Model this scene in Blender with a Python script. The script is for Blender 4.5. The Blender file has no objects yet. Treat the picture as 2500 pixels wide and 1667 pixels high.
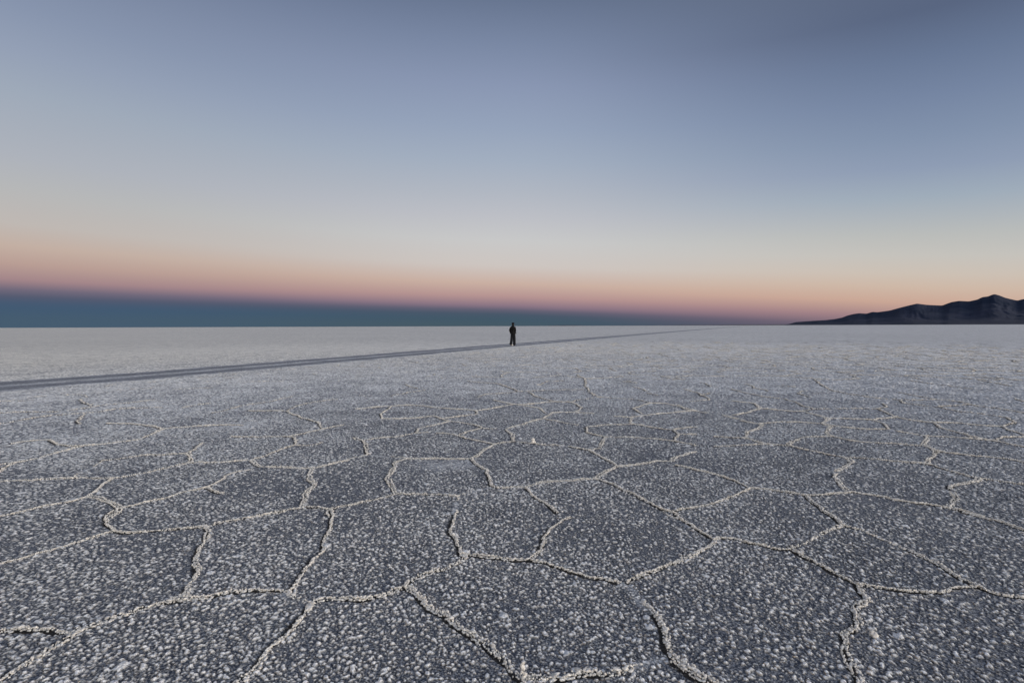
import bpy, math, random
import numpy as np
from mathutils import Vector, Matrix
from mathutils.geometry import delaunay_2d_cdt

rng = np.random.default_rng(7)
random.seed(7)
C = bpy.context.scene.collection
SC = bpy.context.scene

# ------------------------------------------------------------------ camera
W_, H_ = 2500.0, 1667.0          # size of the photograph, used to survey points on the flat ground
FPX = 1200.0                     # focal length in those pixels
CAM_H = 1.5
PITCH = math.radians(1.79)
ROLL = math.radians(-0.195)
cam = bpy.data.cameras.new('camera')
cam.sensor_width = 36.0
cam.lens = FPX / W_ * 36.0
cam.clip_start = 0.05
cam.clip_end = 200000.0
camo = bpy.data.objects.new('camera', cam)
C.objects.link(camo)
R_cam = Matrix.Rotation(math.radians(90) - PITCH, 3, 'X') @ Matrix.Rotation(ROLL, 3, 'Z')
camo.matrix_world = Matrix.Translation((0, 0, CAM_H)) @ R_cam.to_4x4()
SC.camera = camo
RC = np.array(R_cam)

def ground_pt(px, py):
    """pixel of the photograph -> point on the salt surface (metres)"""
    d = RC @ np.array([(px - W_ / 2) / FPX, -(py - H_ / 2) / FPX, -1.0])
    t = -CAM_H / d[2]
    return d[0] * t, d[1] * t

# ------------------------------------------------------------------ sky
SUN_AZ = 92.0        # the glow where the sun has gone down, right behind the camera
world = bpy.data.worlds.new('World'); SC.world = world; world.use_nodes = True
nt = world.node_tree; nt.nodes.clear(); N = nt.nodes; L = nt.links
def s2l(c): return c / 12.92 if c <= 0.04045 else ((c + 0.055) / 1.055) ** 2.4
def rgb(r, g, b, k=1.0):
    if b > r: w = min(1.0, (b - r) / 20.0); li = 2.5 * min(1.0, (b - r) / 30.0) * (r > 90); r += li; g += li; b += li - 2.5 * w
    return tuple(s2l(v / 255.0) * k for v in (r, g, b)) + (1.0,)
def math_node(op, a=None, b=None, c=None):
    n = N.new('ShaderNodeMath'); n.operation = op
    for i, v in enumerate((a, b, c)):
        if v is None: continue
        if isinstance(v, (int, float)): n.inputs[i].default_value = v
        else: L.new(v, n.inputs[i])
    return n.outputs[0]
def ramp(fac, stops):
    n = N.new('ShaderNodeValToRGB'); L.new(fac, n.inputs[0]); e = n.color_ramp.elements
    n.color_ramp.interpolation = 'LINEAR'
    while len(e) > 1: e.remove(e[-1])
    e[0].position = stops[0][0]; e[0].color = stops[0][1]
    for p, c in stops[1:]:
        q = e.new(p); q.color = c
    return n.outputs[0]
tc = N.new('ShaderNodeTexCoord'); sp = N.new('ShaderNodeSeparateXYZ'); L.new(tc.outputs['Generated'], sp.inputs[0])
az = math_node('ARCTAN2', sp.outputs[0], sp.outputs[1])                 # azimuth from +Y towards +X
azn = math_node('MULTIPLY_ADD', az, 1 / (2 * math.pi), 0.5)             # 0..1
el = math_node('MULTIPLY', math_node('ARCSINE', sp.outputs[2]), 180 / math.pi)
A = lambda deg: (deg + 180) / 360.0
ES = [(-180, -1.5), (-140, 1.5), (-90, 2.7), (-60, 2.85), (-46, 2.65), (-28, 2.4), (-12, 2.05), (0, 1.75), (10, 1.3), (17, .92), (25, .45), (33, -.1), (46, -1.2), (70, -2.0), (180, -2.0)]
gv = lambda v: (v, v, v, 1)
es = ramp(azn, [(A(a), gv((v + 3) / 7)) for a, v in ES])
esv = math_node('MULTIPLY_ADD', es, 7.0, -3.0)
d_ = math_node('SUBTRACT', el, esv)
D = lambda d: min(1.0, (d + 4) / 44.0)
dn = math_node('MULTIPLY_ADD', d_, 1 / 44.0, 4 / 44.0)
LC = [(-1.9, (70, 92, 114)), (-1.0, (67, 90, 117)), (-.6, (71, 90, 117)), (-.1, (84, 91, 115)), (.5, (113, 105, 124)), (1.3, (163, 134, 138)), (2.6, (185, 158, 149)), (4.0, (195, 175, 163)), (5.8, (191, 184, 179)),
      (8.6, (182, 183, 184)), (11.2, (172, 177, 188)), (16, (156, 167, 185)), (19, (145, 157, 181)), (22, (133, 146, 173)), (30, (103, 116, 146)), (40, (98, 105, 124))]
CC = [(-1.8, (70, 89, 103)), (-1.0, (67, 88, 106)), (-.4, (73, 88, 108)), (.1, (96, 95, 116)), (.6, (138, 117, 132)), (1.7, (182, 148, 146)), (3.2, (202, 176, 163)), (5.2, (205, 197, 192)), (8.0, (200, 200, 200)),
      (10.7, (188, 190, 198)), (13.1, (176, 182, 195)), (16.5, (160, 172, 192)), (19.9, (147, 161, 187)), (24, (135, 148, 178)), (27.7, (119, 133, 163)), (31.3, (101, 115, 144)), (34, (103, 114, 138)), (40, (98, 105, 124))]
RR = [(-1, (90, 86, 104)), (0.2, (110, 98, 114)), (1.2, (160, 129, 134)), (2.6, (202, 167, 150)), (4.0, (206, 184, 167)), (5.2, (204, 192, 180)), (6.8, (197, 194, 188)), (8.6, (186, 188, 186)), (10.25, (172, 179, 187)), (11.9, (157, 170, 186)),
      (14.4, (140, 154, 180)), (16.9, (128, 144, 172)), (20.1, (115, 131, 162)), (23.1, (102, 118, 149)), (26.5, (89, 102, 131)), (33, (92, 103, 127)), (40, (98, 105, 124))]
BACK_K = 4.6
BB = [(0, (1.0, .66, .38, 1)), (4, (.95, .72, .48, 1)), (9, (.74, .64, .50, 1)), (16, (.46, .46, .43, 1)), (25, (.265, .285, .315, 1)), (40, (.09, .10, .13, 1))]
cl = ramp(dn, [(D(d), rgb(*c)) for d, c in LC])
cc = ramp(dn, [(D(d), rgb(*c)) for d, c in CC])
cr = ramp(dn, [(D(d), rgb(*c)) for d, c in RR])
cb = ramp(dn, [(D(d), c) for d, c in BB])
wts = ramp(azn, [(0, (0, 0, 0, 1)), (A(-150), (.2, 0, 0, 1)), (A(-95), (1, 0, 0, 1)), (A(-46), (1, 0, 0, 1)), (A(0), (0, 1, 0, 1)), (A(42), (0, 0, 1, 1)), (A(50), (0, 0, 1, 1)), (A(95), (0, 0, 0, 1)), (1, (0, 0, 0, 1))])
wts.node.color_ramp.interpolation = 'EASE'
ws = N.new('ShaderNodeSeparateXYZ'); L.new(wts, ws.inputs[0])
wb = math_node('SUBTRACT', 1.0, math_node('ADD', math_node('ADD', ws.outputs[0], ws.outputs[1]), ws.outputs[2]))
wb = math_node('MULTIPLY', wb, BACK_K)
tot = None
for colr, w in ((cl, ws.outputs[0]), (cc, ws.outputs[1]), (cr, ws.outputs[2]), (cb, wb)):
    m = N.new('ShaderNodeVectorMath'); m.operation = 'SCALE'; L.new(colr, m.inputs[0]); L.new(w, m.inputs['Scale'])
    if tot is None: tot = m.outputs[0]
    else:
        a = N.new('ShaderNodeVectorMath'); a.operation = 'ADD'; L.new(tot, a.inputs[0]); L.new(m.outputs[0], a.inputs[1]); tot = a.outputs[0]
bg = N.new('ShaderNodeBackground'); L.new(tot, bg.inputs[0]); bg.inputs[1].default_value = 1.0
wo = N.new('ShaderNodeOutputWorld'); L.new(bg.outputs[0], wo.inputs[0])

# the last glow: a wide, soft, low warm source
sun = bpy.data.lights.new('sun', 'SUN'); sun.energy = 1.6; sun.angle = math.radians(13); sun.color = (1.0, .86, .72)
suno = bpy.data.objects.new('sun', sun); C.objects.link(suno)
SEL = math.radians(12)
sd = Vector((math.sin(math.radians(SUN_AZ)) * math.cos(SEL), math.cos(math.radians(SUN_AZ)) * math.cos(SEL), math.sin(SEL)))
suno.rotation_euler = sd.to_track_quat('Z', 'Y').to_euler()

SC.view_settings.view_transform = 'Standard'; SC.view_settings.look = 'None'
SC.view_settings.exposure = 0.0; SC.view_settings.gamma = 1.0
SC.render.film_transparent = False

# ------------------------------------------------------------------ helpers
def vnoise(x, y, seed=0):
    xi = np.floor(x).astype(np.int64); yi = np.floor(y).astype(np.int64)
    fx = x - xi; fy = y - yi
    fx = fx * fx * (3 - 2 * fx); fy = fy * fy * (3 - 2 * fy)
    def h(a, b): return hash01(a, b, seed)
    return (h(xi, yi) * (1 - fx) + h(xi + 1, yi) * fx) * (1 - fy) + (h(xi, yi + 1) * (1 - fx) + h(xi + 1, yi + 1) * fx) * fy
def hash01(a, b, seed=0):
    v = (a * 374761393 + b * 668265263 + seed * 974634777) & 0xFFFFFFFF
    v = ((v ^ (v >> 13)) * 1274126177) & 0xFFFFFFFF
    v = v ^ (v >> 16)
    return (v & 0xFFFFFF) / float(0xFFFFFF)
def fbm(x, y, seed=0, oct=4):
    s = 0; a = .5; t = 0
    for i in range(oct):
        s = s + a * vnoise(x * 2 ** i, y * 2 ** i, seed + i * 17); t += a; a *= .5
    return s / t
def sstep(a, b, x):
    t = np.clip((x - a) / (b - a), 0, 1); return t * t * (3 - 2 * t)
def mesh_obj(name, verts, faces, mat, parent=None, smooth=True):
    """verts (n,3), faces: (m,3) or (m,4) int array"""
    me = bpy.data.meshes.new(name)
    verts = np.asarray(verts, dtype=np.float32); faces = np.asarray(faces, dtype=np.int32)
    k = faces.shape[1]
    me.vertices.add(len(verts)); me.vertices.foreach_set('co', verts.ravel())
    me.loops.add(faces.size); me.loops.foreach_set('vertex_index', faces.ravel())
    me.polygons.add(len(faces)); me.polygons.foreach_set('loop_start', np.arange(0, faces.size, k, dtype=np.int32))
    me.polygons.foreach_set('loop_total', np.full(len(faces), k, dtype=np.int32))
    if smooth: me.polygons.foreach_set('use_smooth', np.ones(len(faces), dtype=bool))
    me.update(calc_edges=True)
    me.materials.append(mat)
    o = bpy.data.objects.new(name, me); C.objects.link(o); o.parent = parent
    return o
def attr(o, name, vals):
    a = o.data.attributes.new(name, 'FLOAT', 'POINT'); a.data.foreach_set('value', np.asarray(vals, dtype=np.float32))
def tag(o, label=None, cat=None, kind=None, group=None):
    if label: o['label'] = label
    if cat: o['category'] = cat
    if kind: o['kind'] = kind
    if group: o['group'] = group
    return o

# ------------------------------------------------------------------ materials
def new_mat(name):
    m = bpy.data.materials.new(name); m.use_nodes = True
    return m, m.node_tree.nodes, m.node_tree.links, m.node_tree.nodes['Principled BSDF']
def noise_tex(n, l, coord, scale, detail=3, rough=.5):
    t = n.new('ShaderNodeTexNoise'); t.inputs['Scale'].default_value = scale; t.inputs['Detail'].default_value = detail; t.inputs['Roughness'].default_value = rough
    l.new(coord, t.inputs['Vector']); return t
def mixc(n, l, f, a, b, mode='MIX'):
    m = n.new('ShaderNodeMix'); m.data_type = 'RGBA'; m.blend_type = mode
    for s, v in ((m.inputs[0], f), (m.inputs[6], a), (m.inputs[7], b)):
        if isinstance(v, (int, float)): s.default_value = v
        elif isinstance(v, tuple): s.default_value = v
        else: l.new(v, s)
    return m.outputs[2]

BASE = (0.046, 0.055, 0.078, 1); SALT = (0.83, 0.865, 0.92, 1); CRACK_SHADE = (0.035, 0.031, 0.028, 1); RIDGE = (0.62, 0.575, 0.51, 1)
def salt_ground():
    m, n, l, b = new_mat('salt_crust')
    t = n.new('ShaderNodeTexCoord'); co = t.outputs['Object']
    ac = n.new('ShaderNodeAttribute'); ac.attribute_name = 'cover'
    ad = n.new('ShaderNodeAttribute'); ad.attribute_name = 'crack_shade'
    fine = noise_tex(n, l, co, 95, 3, .65)
    # base crust: dark damp salt with a fine white grain
    mr = n.new('ShaderNodeMapRange'); mr.inputs[1].default_value = .44; mr.inputs[2].default_value = .66; mr.inputs[3].default_value = 0; mr.inputs[4].default_value = .38
    l.new(fine.outputs[0], mr.inputs[0])
    base = mixc(n, l, mr.outputs[0], BASE, SALT)
    mr2 = n.new('ShaderNodeMapRange'); mr2.inputs[1].default_value = .3; mr2.inputs[2].default_value = .7; mr2.inputs[3].default_value = .80; mr2.inputs[4].default_value = 1.04
    l.new(fine.outputs[0], mr2.inputs[0])
    s2 = n.new('ShaderNodeVectorMath'); s2.operation = 'SCALE'; ak = n.new('ShaderNodeAttribute'); ak.attribute_name = 'cream'; l.new(mixc(n, l, ak.outputs['Fac'], SALT, (0.88, 0.85, 0.77, 1)), s2.inputs[0]); l.new(mr2.outputs[0], s2.inputs['Scale'])  # tint carries the warm low light on the far crust
    g1 = noise_tex(n, l, co, 14, 4, .75)
    mg = n.new('ShaderNodeMapRange'); mg.inputs[1].default_value = .33; mg.inputs[2].default_value = .67; mg.inputs[3].default_value = -.42; mg.inputs[4].default_value = .42; l.new(g1.outputs[0], mg.inputs[0])
    g2 = noise_tex(n, l, co, 1.1, 8, .85)
    mh = n.new('ShaderNodeMapRange'); mh.inputs[1].default_value = .35; mh.inputs[2].default_value = .65; mh.inputs[3].default_value = -.26; mh.inputs[4].default_value = .26; l.new(g2.outputs[0], mh.inputs[0])
    ms = n.new('ShaderNodeMath'); ms.operation = 'ADD'; l.new(mg.outputs[0], ms.inputs[0]); l.new(mh.outputs[0], ms.inputs[1])
    # only half-covered ground is broken up by the grain
    q = n.new('ShaderNodeMath'); q.operation = 'SUBTRACT'; q.inputs[0].default_value = 1.0; l.new(ac.outputs['Fac'], q.inputs[1])
    q2 = n.new('ShaderNodeMath'); q2.operation = 'MULTIPLY'; l.new(q.outputs[0], q2.inputs[0]); l.new(ac.outputs['Fac'], q2.inputs[1])
    q3 = n.new('ShaderNodeMath'); q3.operation = 'MULTIPLY'; q3.inputs[1].default_value = 4.0; l.new(q2.outputs[0], q3.inputs[0])
    q4 = n.new('ShaderNodeMath'); q4.operation = 'MULTIPLY_ADD'; q4.use_clamp = True; l.new(q3.outputs[0], q4.inputs[0]); l.new(ms.outputs[0], q4.inputs[1]); l.new(ac.outputs['Fac'], q4.inputs[2])
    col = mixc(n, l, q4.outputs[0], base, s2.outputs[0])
    col = mixc(n, l, ad.outputs['Fac'], col, CRACK_SHADE)  # darkens beside ridges: brown crack soil and painted-in shade
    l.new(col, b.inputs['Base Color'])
    b.inputs['Roughness'].default_value = .9; b.inputs['Specular IOR Level'].default_value = .12
    n2 = noise_tex(n, l, co, 55, 4, .7)
    bp = n.new('ShaderNodeBump'); bp.inputs['Strength'].default_value = .8; bp.inputs['Distance'].default_value = .01
    l.new(n2.outputs[0], bp.inputs['Height'])
    bq = n.new('ShaderNodeBump'); bq.inputs['Strength'].default_value = 1.0; bq.inputs['Distance'].default_value = .05
    rough_ = n.new('ShaderNodeMath'); rough_.operation = 'MULTIPLY'; l.new(g1.outputs[0], rough_.inputs[0]); l.new(ac.outputs['Fac'], rough_.inputs[1])
    l.new(rough_.outputs[0], bq.inputs['Height']); l.new(bp.outputs[0], bq.inputs['Normal']); l.new(bq.outputs[0], b.inputs['Normal'])
    return m
def salt_ridge_mat():
    m, n, l, b = new_mat('ridge_salt')
    t = n.new('ShaderNodeTexCoord'); co = t.outputs['Object']
    a = noise_tex(n, l, co, 60, 4, .65); c = noise_tex(n, l, co, 1.3, 2)
    mr = n.new('ShaderNodeMapRange'); mr.inputs[1].default_value = .32; mr.inputs[2].default_value = .62; mr.inputs[3].default_value = .25; mr.inputs[4].default_value = 1
    l.new(a.outputs[0], mr.inputs[0])
    warm = mixc(n, l, c.outputs[0], (0.77, 0.765, 0.745, 1), (0.80, 0.80, 0.79, 1))
    col = mixc(n, l, mr.outputs[0], (0.30, 0.28, 0.255, 1), warm)
    l.new(col, b.inputs['Base Color']); b.inputs['Roughness'].default_value = .85; b.inputs['Specular IOR Level'].default_value = .2
    bp = n.new('ShaderNodeBump'); bp.inputs['Strength'].default_value = .7; bp.inputs['Distance'].default_value = .006
    l.new(a.outputs[0], bp.inputs['Height']); l.new(bp.outputs[0], b.inputs['Normal'])
    return m
M_GROUND = salt_ground(); M_RIDGE = salt_ridge_mat()

# ------------------------------------------------------------------ the ridge network (surveyed from the photograph)
# crops of the photograph: name -> (origin x, origin y); every crop is shown 2352/850 times enlarged
CROPS = dict(A=(0, 1250), B=(850, 1250), Q=(1650, 1250), D=(0, 850), E=(850, 850), F=(1650, 850))
NET = """
A 0,355 130,325 250,290 400,250 540,210 680,165 780,130
A 780,130 765,95 740,65 745,30 770,0
A 780,135 930,130 1100,120 1230,105 1380,98 1480,75 1620,50 1790,22 1930,5
A* 1370,98 1385,140 1380,200 1345,260 1320,330 1315,380 1345,420 1310,480 1280,540 1250,600
A 0,820 100,812 200,808 300,800 390,815 480,830 520,825
A* 520,825 640,790 740,755 850,715 950,680 1080,645 1170,610 1240,575
A 1140,630 1250,622 1380,612 1500,585 1600,560 1700,548 1830,545 1930,550
A~ 1930,550 1980,580 2040,615 2100,640
A* 520,825 450,870 380,920 300,975 220,1030 140,1080 60,1140 -60,1210
A 2100,640 2170,620 2250,608 2352,598
A* 2100,640 2070,700 2020,760 1970,810 1930,860 1850,920 1770,970 1740,1040 1690,1100 1620,1150 1560,1200
A 2240,0 2225,60 2215,130 2190,190 2170,240 2180,280 2110,330 2060,390 2020,460 2000,510 1960,545
B 0,600 120,588 230,560 350,530 390,520
B* 390,520 440,470 500,430 570,395 660,375 740,340 790,305 765,290
B 765,290 745,250 715,190 690,130 705,70 735,20 740,0
B 765,290 860,305 960,320 1080,325 1240,330 1330,350 1450,375 1560,405 1640,435 1740,450 1840,478
B 1240,320 1280,255 1310,180 1360,110 1450,60 1500,45
B 1890,475 1960,440 2050,410 2130,375 2220,345 2300,300 2352,285
B~ 1840,478 1890,475 1930,530 1970,590 2030,640 2070,690
B* 2070,690 2090,750 2120,820 2140,880 2170,940 2190,990
B* 390,520 440,560 480,610 540,660 620,710 700,755 790,820 870,850 930,900 970,960 1020,1010 1050,1060 1120,1100 1180,1135
B* 1180,1135 1300,1130 1420,1120 1520,1105 1620,1100 1740,1090 1830,1080 1900,1055 1970,1020 2050,1000 2190,990
B* 2190,990 2230,1030 2290,1060 2352,1090
B~ 2130,0 2250,40 2352,110
B 1180,1135 1200,1180 1190,1230
Q 0,20 90,80 160,130 250,185 280,180
Q* 280,180 240,225 160,265 60,320 0,350
Q 280,180 390,190 490,215 600,240 700,255 770,250
Q* 770,240 840,200 900,160 970,130 1060,105 1130,95
Q 1130,95 1080,50 1020,0
Q 1140,95 1280,130 1400,185 1530,235 1650,290 1780,350 1900,425 1990,475 2060,500
Q 780,255 830,290 920,335 1010,380 1100,430 1180,465 1230,490
Q 1240,490 1320,505 1450,515 1560,540 1680,535 1780,543 1880,525 1990,505 2050,500
Q 2060,505 2130,540 2230,570 2352,580 2500,600
Q* 1220,490 1235,540 1290,590 1240,640 1200,640 1225,700 1235,760 1210,810 1140,850 1160,900 1170,960 1160,1010 1190,1070 1230,1120 1250,1154 1255,1210
Q* 0,985 60,1040 110,1080 180,1120 240,1154 330,1210
Q 1940,0 2080,35 2200,65 2352,120 2480,170
D 0,1145 90,1120 250,1080 370,1055 480,1040 590,1015
D* 590,1005 640,1025 710,1050 770,1080 800,1090 760,1130 740,1154
D 590,1005 640,965 690,925 760,885
D* 0,905 140,900 280,895 420,885 560,880 680,885 760,885
D* 760,885 880,865 1000,840 1100,815 1200,795 1270,780
D* 1270,780 1280,730 1270,705 1320,680 1370,640
D 1270,710 1180,715 1070,722 1000,722 880,735 800,748 690,760
D~ 690,765 640,800 560,840 500,875
D 800,1090 920,1065 1020,1040 1140,1015 1230,985 1330,965 1400,945 1470,915 1540,870 1580,850 1700,825
D 1400,945 1450,970 1510,985
D 1690,1150 1820,1120 1930,1100 2040,1090 2130,1090 2240,1100 2352,1075
D* 2040,1090 2060,1020 2070,970 2100,945 2120,920 2090,890 2080,860 2110,820
D* 1270,775 1420,780 1560,770 1650,765 1700,750 1740,785 1780,805 1900,810 2010,818 2110,815 2200,795 2352,760
D 1700,755 1790,730 1880,690 1990,660 2100,655 2180,640
D 2240,1100 2230,1154
D* 0,790 120,770 250,745 350,715 470,685 560,660 680,650 800,635 920,620 1000,590 1100,548
D 80,650 200,630 310,625 380,655 460,668 560,665
D 100,780 80,815 0,840
D 1100,548 1000,525 870,515 720,510
D 1100,548 1220,540 1370,530 1480,522 1640,520
D 0,510 120,490 240,470 380,452 520,445 680,430 800,410 940,405 1090,402
D 0,435 180,430 300,432 400,430 560,410 700,385 860,372 1040,350
D 1560,600 1700,602 1840,600 1940,598 2060,575 2190,545 2320,522
D 2190,545 2150,500 2060,480 1940,430 1830,425 1680,425
D 1440,440 1500,430 1600,400 1700,378 1830,358 1970,330
D 1940,430 2000,395 2090,370 2200,355 2290,345
D 1940,598 1970,630 1995,660
D 540,350 580,375 620,390
D 575,450 550,480 540,510
D* 1240,400 1350,380 1420,370
D~ 0,360 110,355 240,350
E* 0,1075 130,1045 250,1015 330,990
E* 330,990 420,1000 540,1000 650,1005 735,1008
E~ 735,1008 740,1060 745,1110 720,1154
E~ 735,1008 800,985 880,965 970,945
E* 320,990 300,940 265,880 300,830 320,780 400,745
E* 400,745 520,750 620,745 740,752 830,745
E~ 400,745 260,735 140,720 0,750
E* 140,720 130,660 110,625 40,605
E 110,625 220,610 340,600 460,578 540,570
E* 830,745 880,705 940,670 990,650
E 830,745 870,790 940,825 950,870 980,940 1010,950
E* 1010,950 1110,945 1200,945 1280,920 1370,905 1480,900 1580,890 1680,885
E 1200,945 1230,1000 1290,1045 1360,1080 1410,1125
E 1680,885 1740,905 1800,930 1860,970 1950,1010 2020,1045 2100,1085 2140,1100 2230,1125
E* 1680,885 1740,845 1820,800 1890,800 1980,785 2090,765 2190,770
E* 2190,770 2240,740 2352,705
E 1820,800 1740,755 1680,720 1625,690
E 1625,690 1540,675 1460,660 1300,655 1250,645 1120,635 990,650
E 990,650 900,630 820,615 740,590 680,578 600,575
E 740,590 810,560 900,540 1000,542
E 900,535 800,510 700,495 650,485 570,460
E 690,495 600,520 540,530 480,545 460,575
E* 1120,630 1100,580 1060,545 1180,515 1260,490 1320,475
E 1320,475 1430,495 1550,520
E* 1320,475 1380,435 1480,430 1560,435 1660,440
E 1340,440 1290,405 1200,390 1110,380 980,350
E 1110,380 1220,378 1370,360 1520,365 1580,400 1530,430
E 1370,355 1270,325 1220,295
E 1520,360 1620,345 1700,330
E* 1700,330 1640,300 1610,260 1600,210 1550,180
E 1700,330 1850,342 1960,355 2050,375
E 1110,382 1000,405 870,425 740,415 640,405 540,395
E 860,425 865,450 740,465 620,480
E* 1625,690 1700,680 1720,640 1740,600 1800,600 1930,605 2080,615 2200,630
E 1740,600 1620,570 1620,535 1750,520 1870,518 1925,515
E* 1925,515 1925,465 1800,460
E 1925,465 2090,450 2230,440 2352,425
E 1925,515 2060,540 2200,555 2230,585 2210,625
E 2210,630 2352,665
E 2200,555 2270,540 2352,535
E 2230,585 2352,585
E 1990,445 1920,410 1980,395 2050,375 2150,378 2250,400 2352,430
E 290,395 220,440 230,480 340,482 450,475 560,462
E 290,395 130,405 50,412
E 290,395 440,388 540,395
E 80,320 160,322
E 290,325 400,305 520,282
E 810,225 900,235 1000,240 1090,265 1150,290
E 880,330 940,310 1080,300 1150,290 1280,285 1450,280 1610,280
E 1280,250 1340,225 1450,222
E 1890,220 1950,235 1860,225
E 2090,320 2020,305
E 1930,260 2020,290
E 2120,190 2270,215
E 380,245 470,272
F 0,1100 90,1085 220,1060 320,1030 420,985 500,950
F 500,950 430,920 350,885 220,850 110,820 0,795
F 500,950 600,960 700,970 800,985 880,1000
F 880,1000 980,995 1080,985 1160,975 1210,975
F 880,1000 930,1035 980,1070 1030,1115 1080,1154
F* 1165,975 1120,920 1075,870 1080,835 1140,810 1180,775 1140,740
F 1140,740 1040,720 920,695 790,670
F* 790,670 780,655 850,615 940,602 1050,600
F 790,665 700,660 600,655 480,660 260,668
F* 600,655 490,610 490,570 560,550 580,520 480,500 400,475 320,455
F 570,515 640,508 720,502 850,505 990,515
F* 390,455 480,440 540,420 560,405 530,378 380,360
F 490,610 380,605 260,600
F* 1050,600 1020,575 1040,535 990,515 1020,490 1010,475 930,450 850,430
F 850,430 940,415 860,395 820,370 740,345
F 740,345 600,330 500,310 380,280
F 940,415 1100,415 1260,412 1370,415 1430,395 1400,375
F 1370,415 1440,445 1490,470 1320,488 1150,478 1020,480
F 1320,488 1400,510 1440,550 1300,552 1100,535 1000,515
F 560,412 700,422 850,430
F 1050,600 1170,630 1300,645 1480,652 1650,665
F* 1450,555 1560,575 1690,595 1700,635 1660,660 1740,695 1740,740 1710,785 1640,780
F 1180,742 1300,750 1450,770 1640,782 1740,795 1850,835 1960,860 2050,880
F* 2050,880 1960,900 1880,920 1825,930 1850,970 1890,1010 1860,1050 1840,1075
F 1210,980 1350,1000 1480,1025 1600,1045 1740,1060 1840,1075 1950,1100 2080,1140
F 2050,880 2180,895 2352,915 2500,935
F 1740,695 1850,715 2000,735 2230,755 2300,765 2352,780
F 1690,595 1850,602 2000,615 2130,628 2230,645 2352,675
F 2130,625 2230,612 2352,605
F 2130,625 2000,600 1880,565 1790,540 1740,505 1600,490 1500,470
F 1740,505 1900,505 2060,520 2210,530 2352,590
F 2210,530 2300,505 2230,470 2080,450 1900,430 1780,400 1740,395 1640,385 1530,370
F 1780,395 1900,390 2000,380 1900,360 1750,345 1500,295
F 2000,385 2150,405 2352,440
F 1530,370 1510,350 1370,340 1200,315 1060,290 1000,260 940,210
F 1530,350 1750,345
F 0,385 100,425 220,440
F 0,435 90,425
F 50,280 150,305 230,350 100,362
F 170,325 230,305
F 0,200 60,215
F 170,235 230,260
F 470,245 520,268 620,290
F 820,305 900,330
F 840,300 880,288
F 720,255 800,265
F 2300,345 2352,365
F 1590,220 1700,240 2000,275
F 2170,195 2352,220
F 2040,215 2260,255
"""
lines = []      # (points Nx2 in metres, strength, twin)
for row in NET.strip().splitlines():
    t = row.split(); k = t[0]; ox, oy = CROPS[k[0]]
    st = .55 if k.endswith('~') else 1.0
    pts = np.array([ground_pt(ox + float(p.split(',')[0]) * 850 / 2352, oy + float(p.split(',')[1]) * 850 / 2352) for p in t[1:]])
    lines.append((pts, st, k.endswith('*')))

# natural polygon pattern beyond the surveyed part
def in_survey(p):
    x, y = p
    v = RC.T @ np.array([x, y, -CAM_H])
    if v[2] >= -0.05: return False
    px = W_ / 2 + FPX * v[0] / -v[2]; py = H_ / 2 - FPX * v[1] / -v[2]
    if py < 925: return False
    # upper edge of the surveyed part: lower at the far left
    return -30 < px < 2540 and py < 1720 and py > 930 + 55 * max(0, (900 - px) / 900)
def voronoi_edges(cell, x0, x1, y0, y1, seed):
    r = random.Random(seed); P = []
    ny = int((y1 - y0) / cell); nx = int((x1 - x0) / cell)
    for j in range(ny):
        for i in range(nx):
            P.append(Vector((x0 + (i + .5 * (j % 2) + r.uniform(-.36, .36)) * cell, y0 + (j + r.uniform(-.36, .36)) * cell)))
    vs, es_, fs, *_ = delaunay_2d_cdt(P, [], [], 0, 1e-6)
    cc_ = {}; em = {}
    for fi, f in enumerate(fs):
        a, b, c = [vs[i] for i in f]
        d = 2 * (a.x * (b.y - c.y) + b.x * (c.y - a.y) + c.x * (a.y - b.y))
        if abs(d) < 1e-9: continue
        ux = ((a.x ** 2 + a.y ** 2) * (b.y - c.y) + (b.x ** 2 + b.y ** 2) * (c.y - a.y) + (c.x ** 2 + c.y ** 2) * (a.y - b.y)) / d
        uy = ((a.x ** 2 + a.y ** 2) * (c.x - b.x) + (b.x ** 2 + b.y ** 2) * (a.x - c.x) + (c.x ** 2 + c.y ** 2) * (b.x - a.x)) / d
        cc_[fi] = (ux, uy)
        for q in range(3):
            e = tuple(sorted((f[q], f[(q + 1) % 3]))); em.setdefault(e, []).append(fi)
    out = []
    for e, fl in em.items():
        if len(fl) == 2 and fl[0] in cc_ and fl[1] in cc_:
            p, q = cc_[fl[0]], cc_[fl[1]]
            if (p[0] - q[0]) ** 2 + (p[1] - q[1]) ** 2 < (cell * 2) ** 2: out.append((p, q))
    return out
TRK = [(0, 943), (425, 911), (850, 875.5), (994, 863.5), (1180, 847.7), (1340, 834.8), (1523, 819.6), (1640, 810.0), (1760, 800.6)]
trk = np.array([ground_pt(*p) for p in TRK])
def track_side(p):      # signed offset from the line of the wheel tracks, + is the near side
    a, b = trk[0], trk[4]; d = (b - a) / np.linalg.norm(b - a)
    return (p[0] - a[0]) * d[1] - (p[1] - a[1]) * d[0]
rv = random.Random(5)
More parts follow.
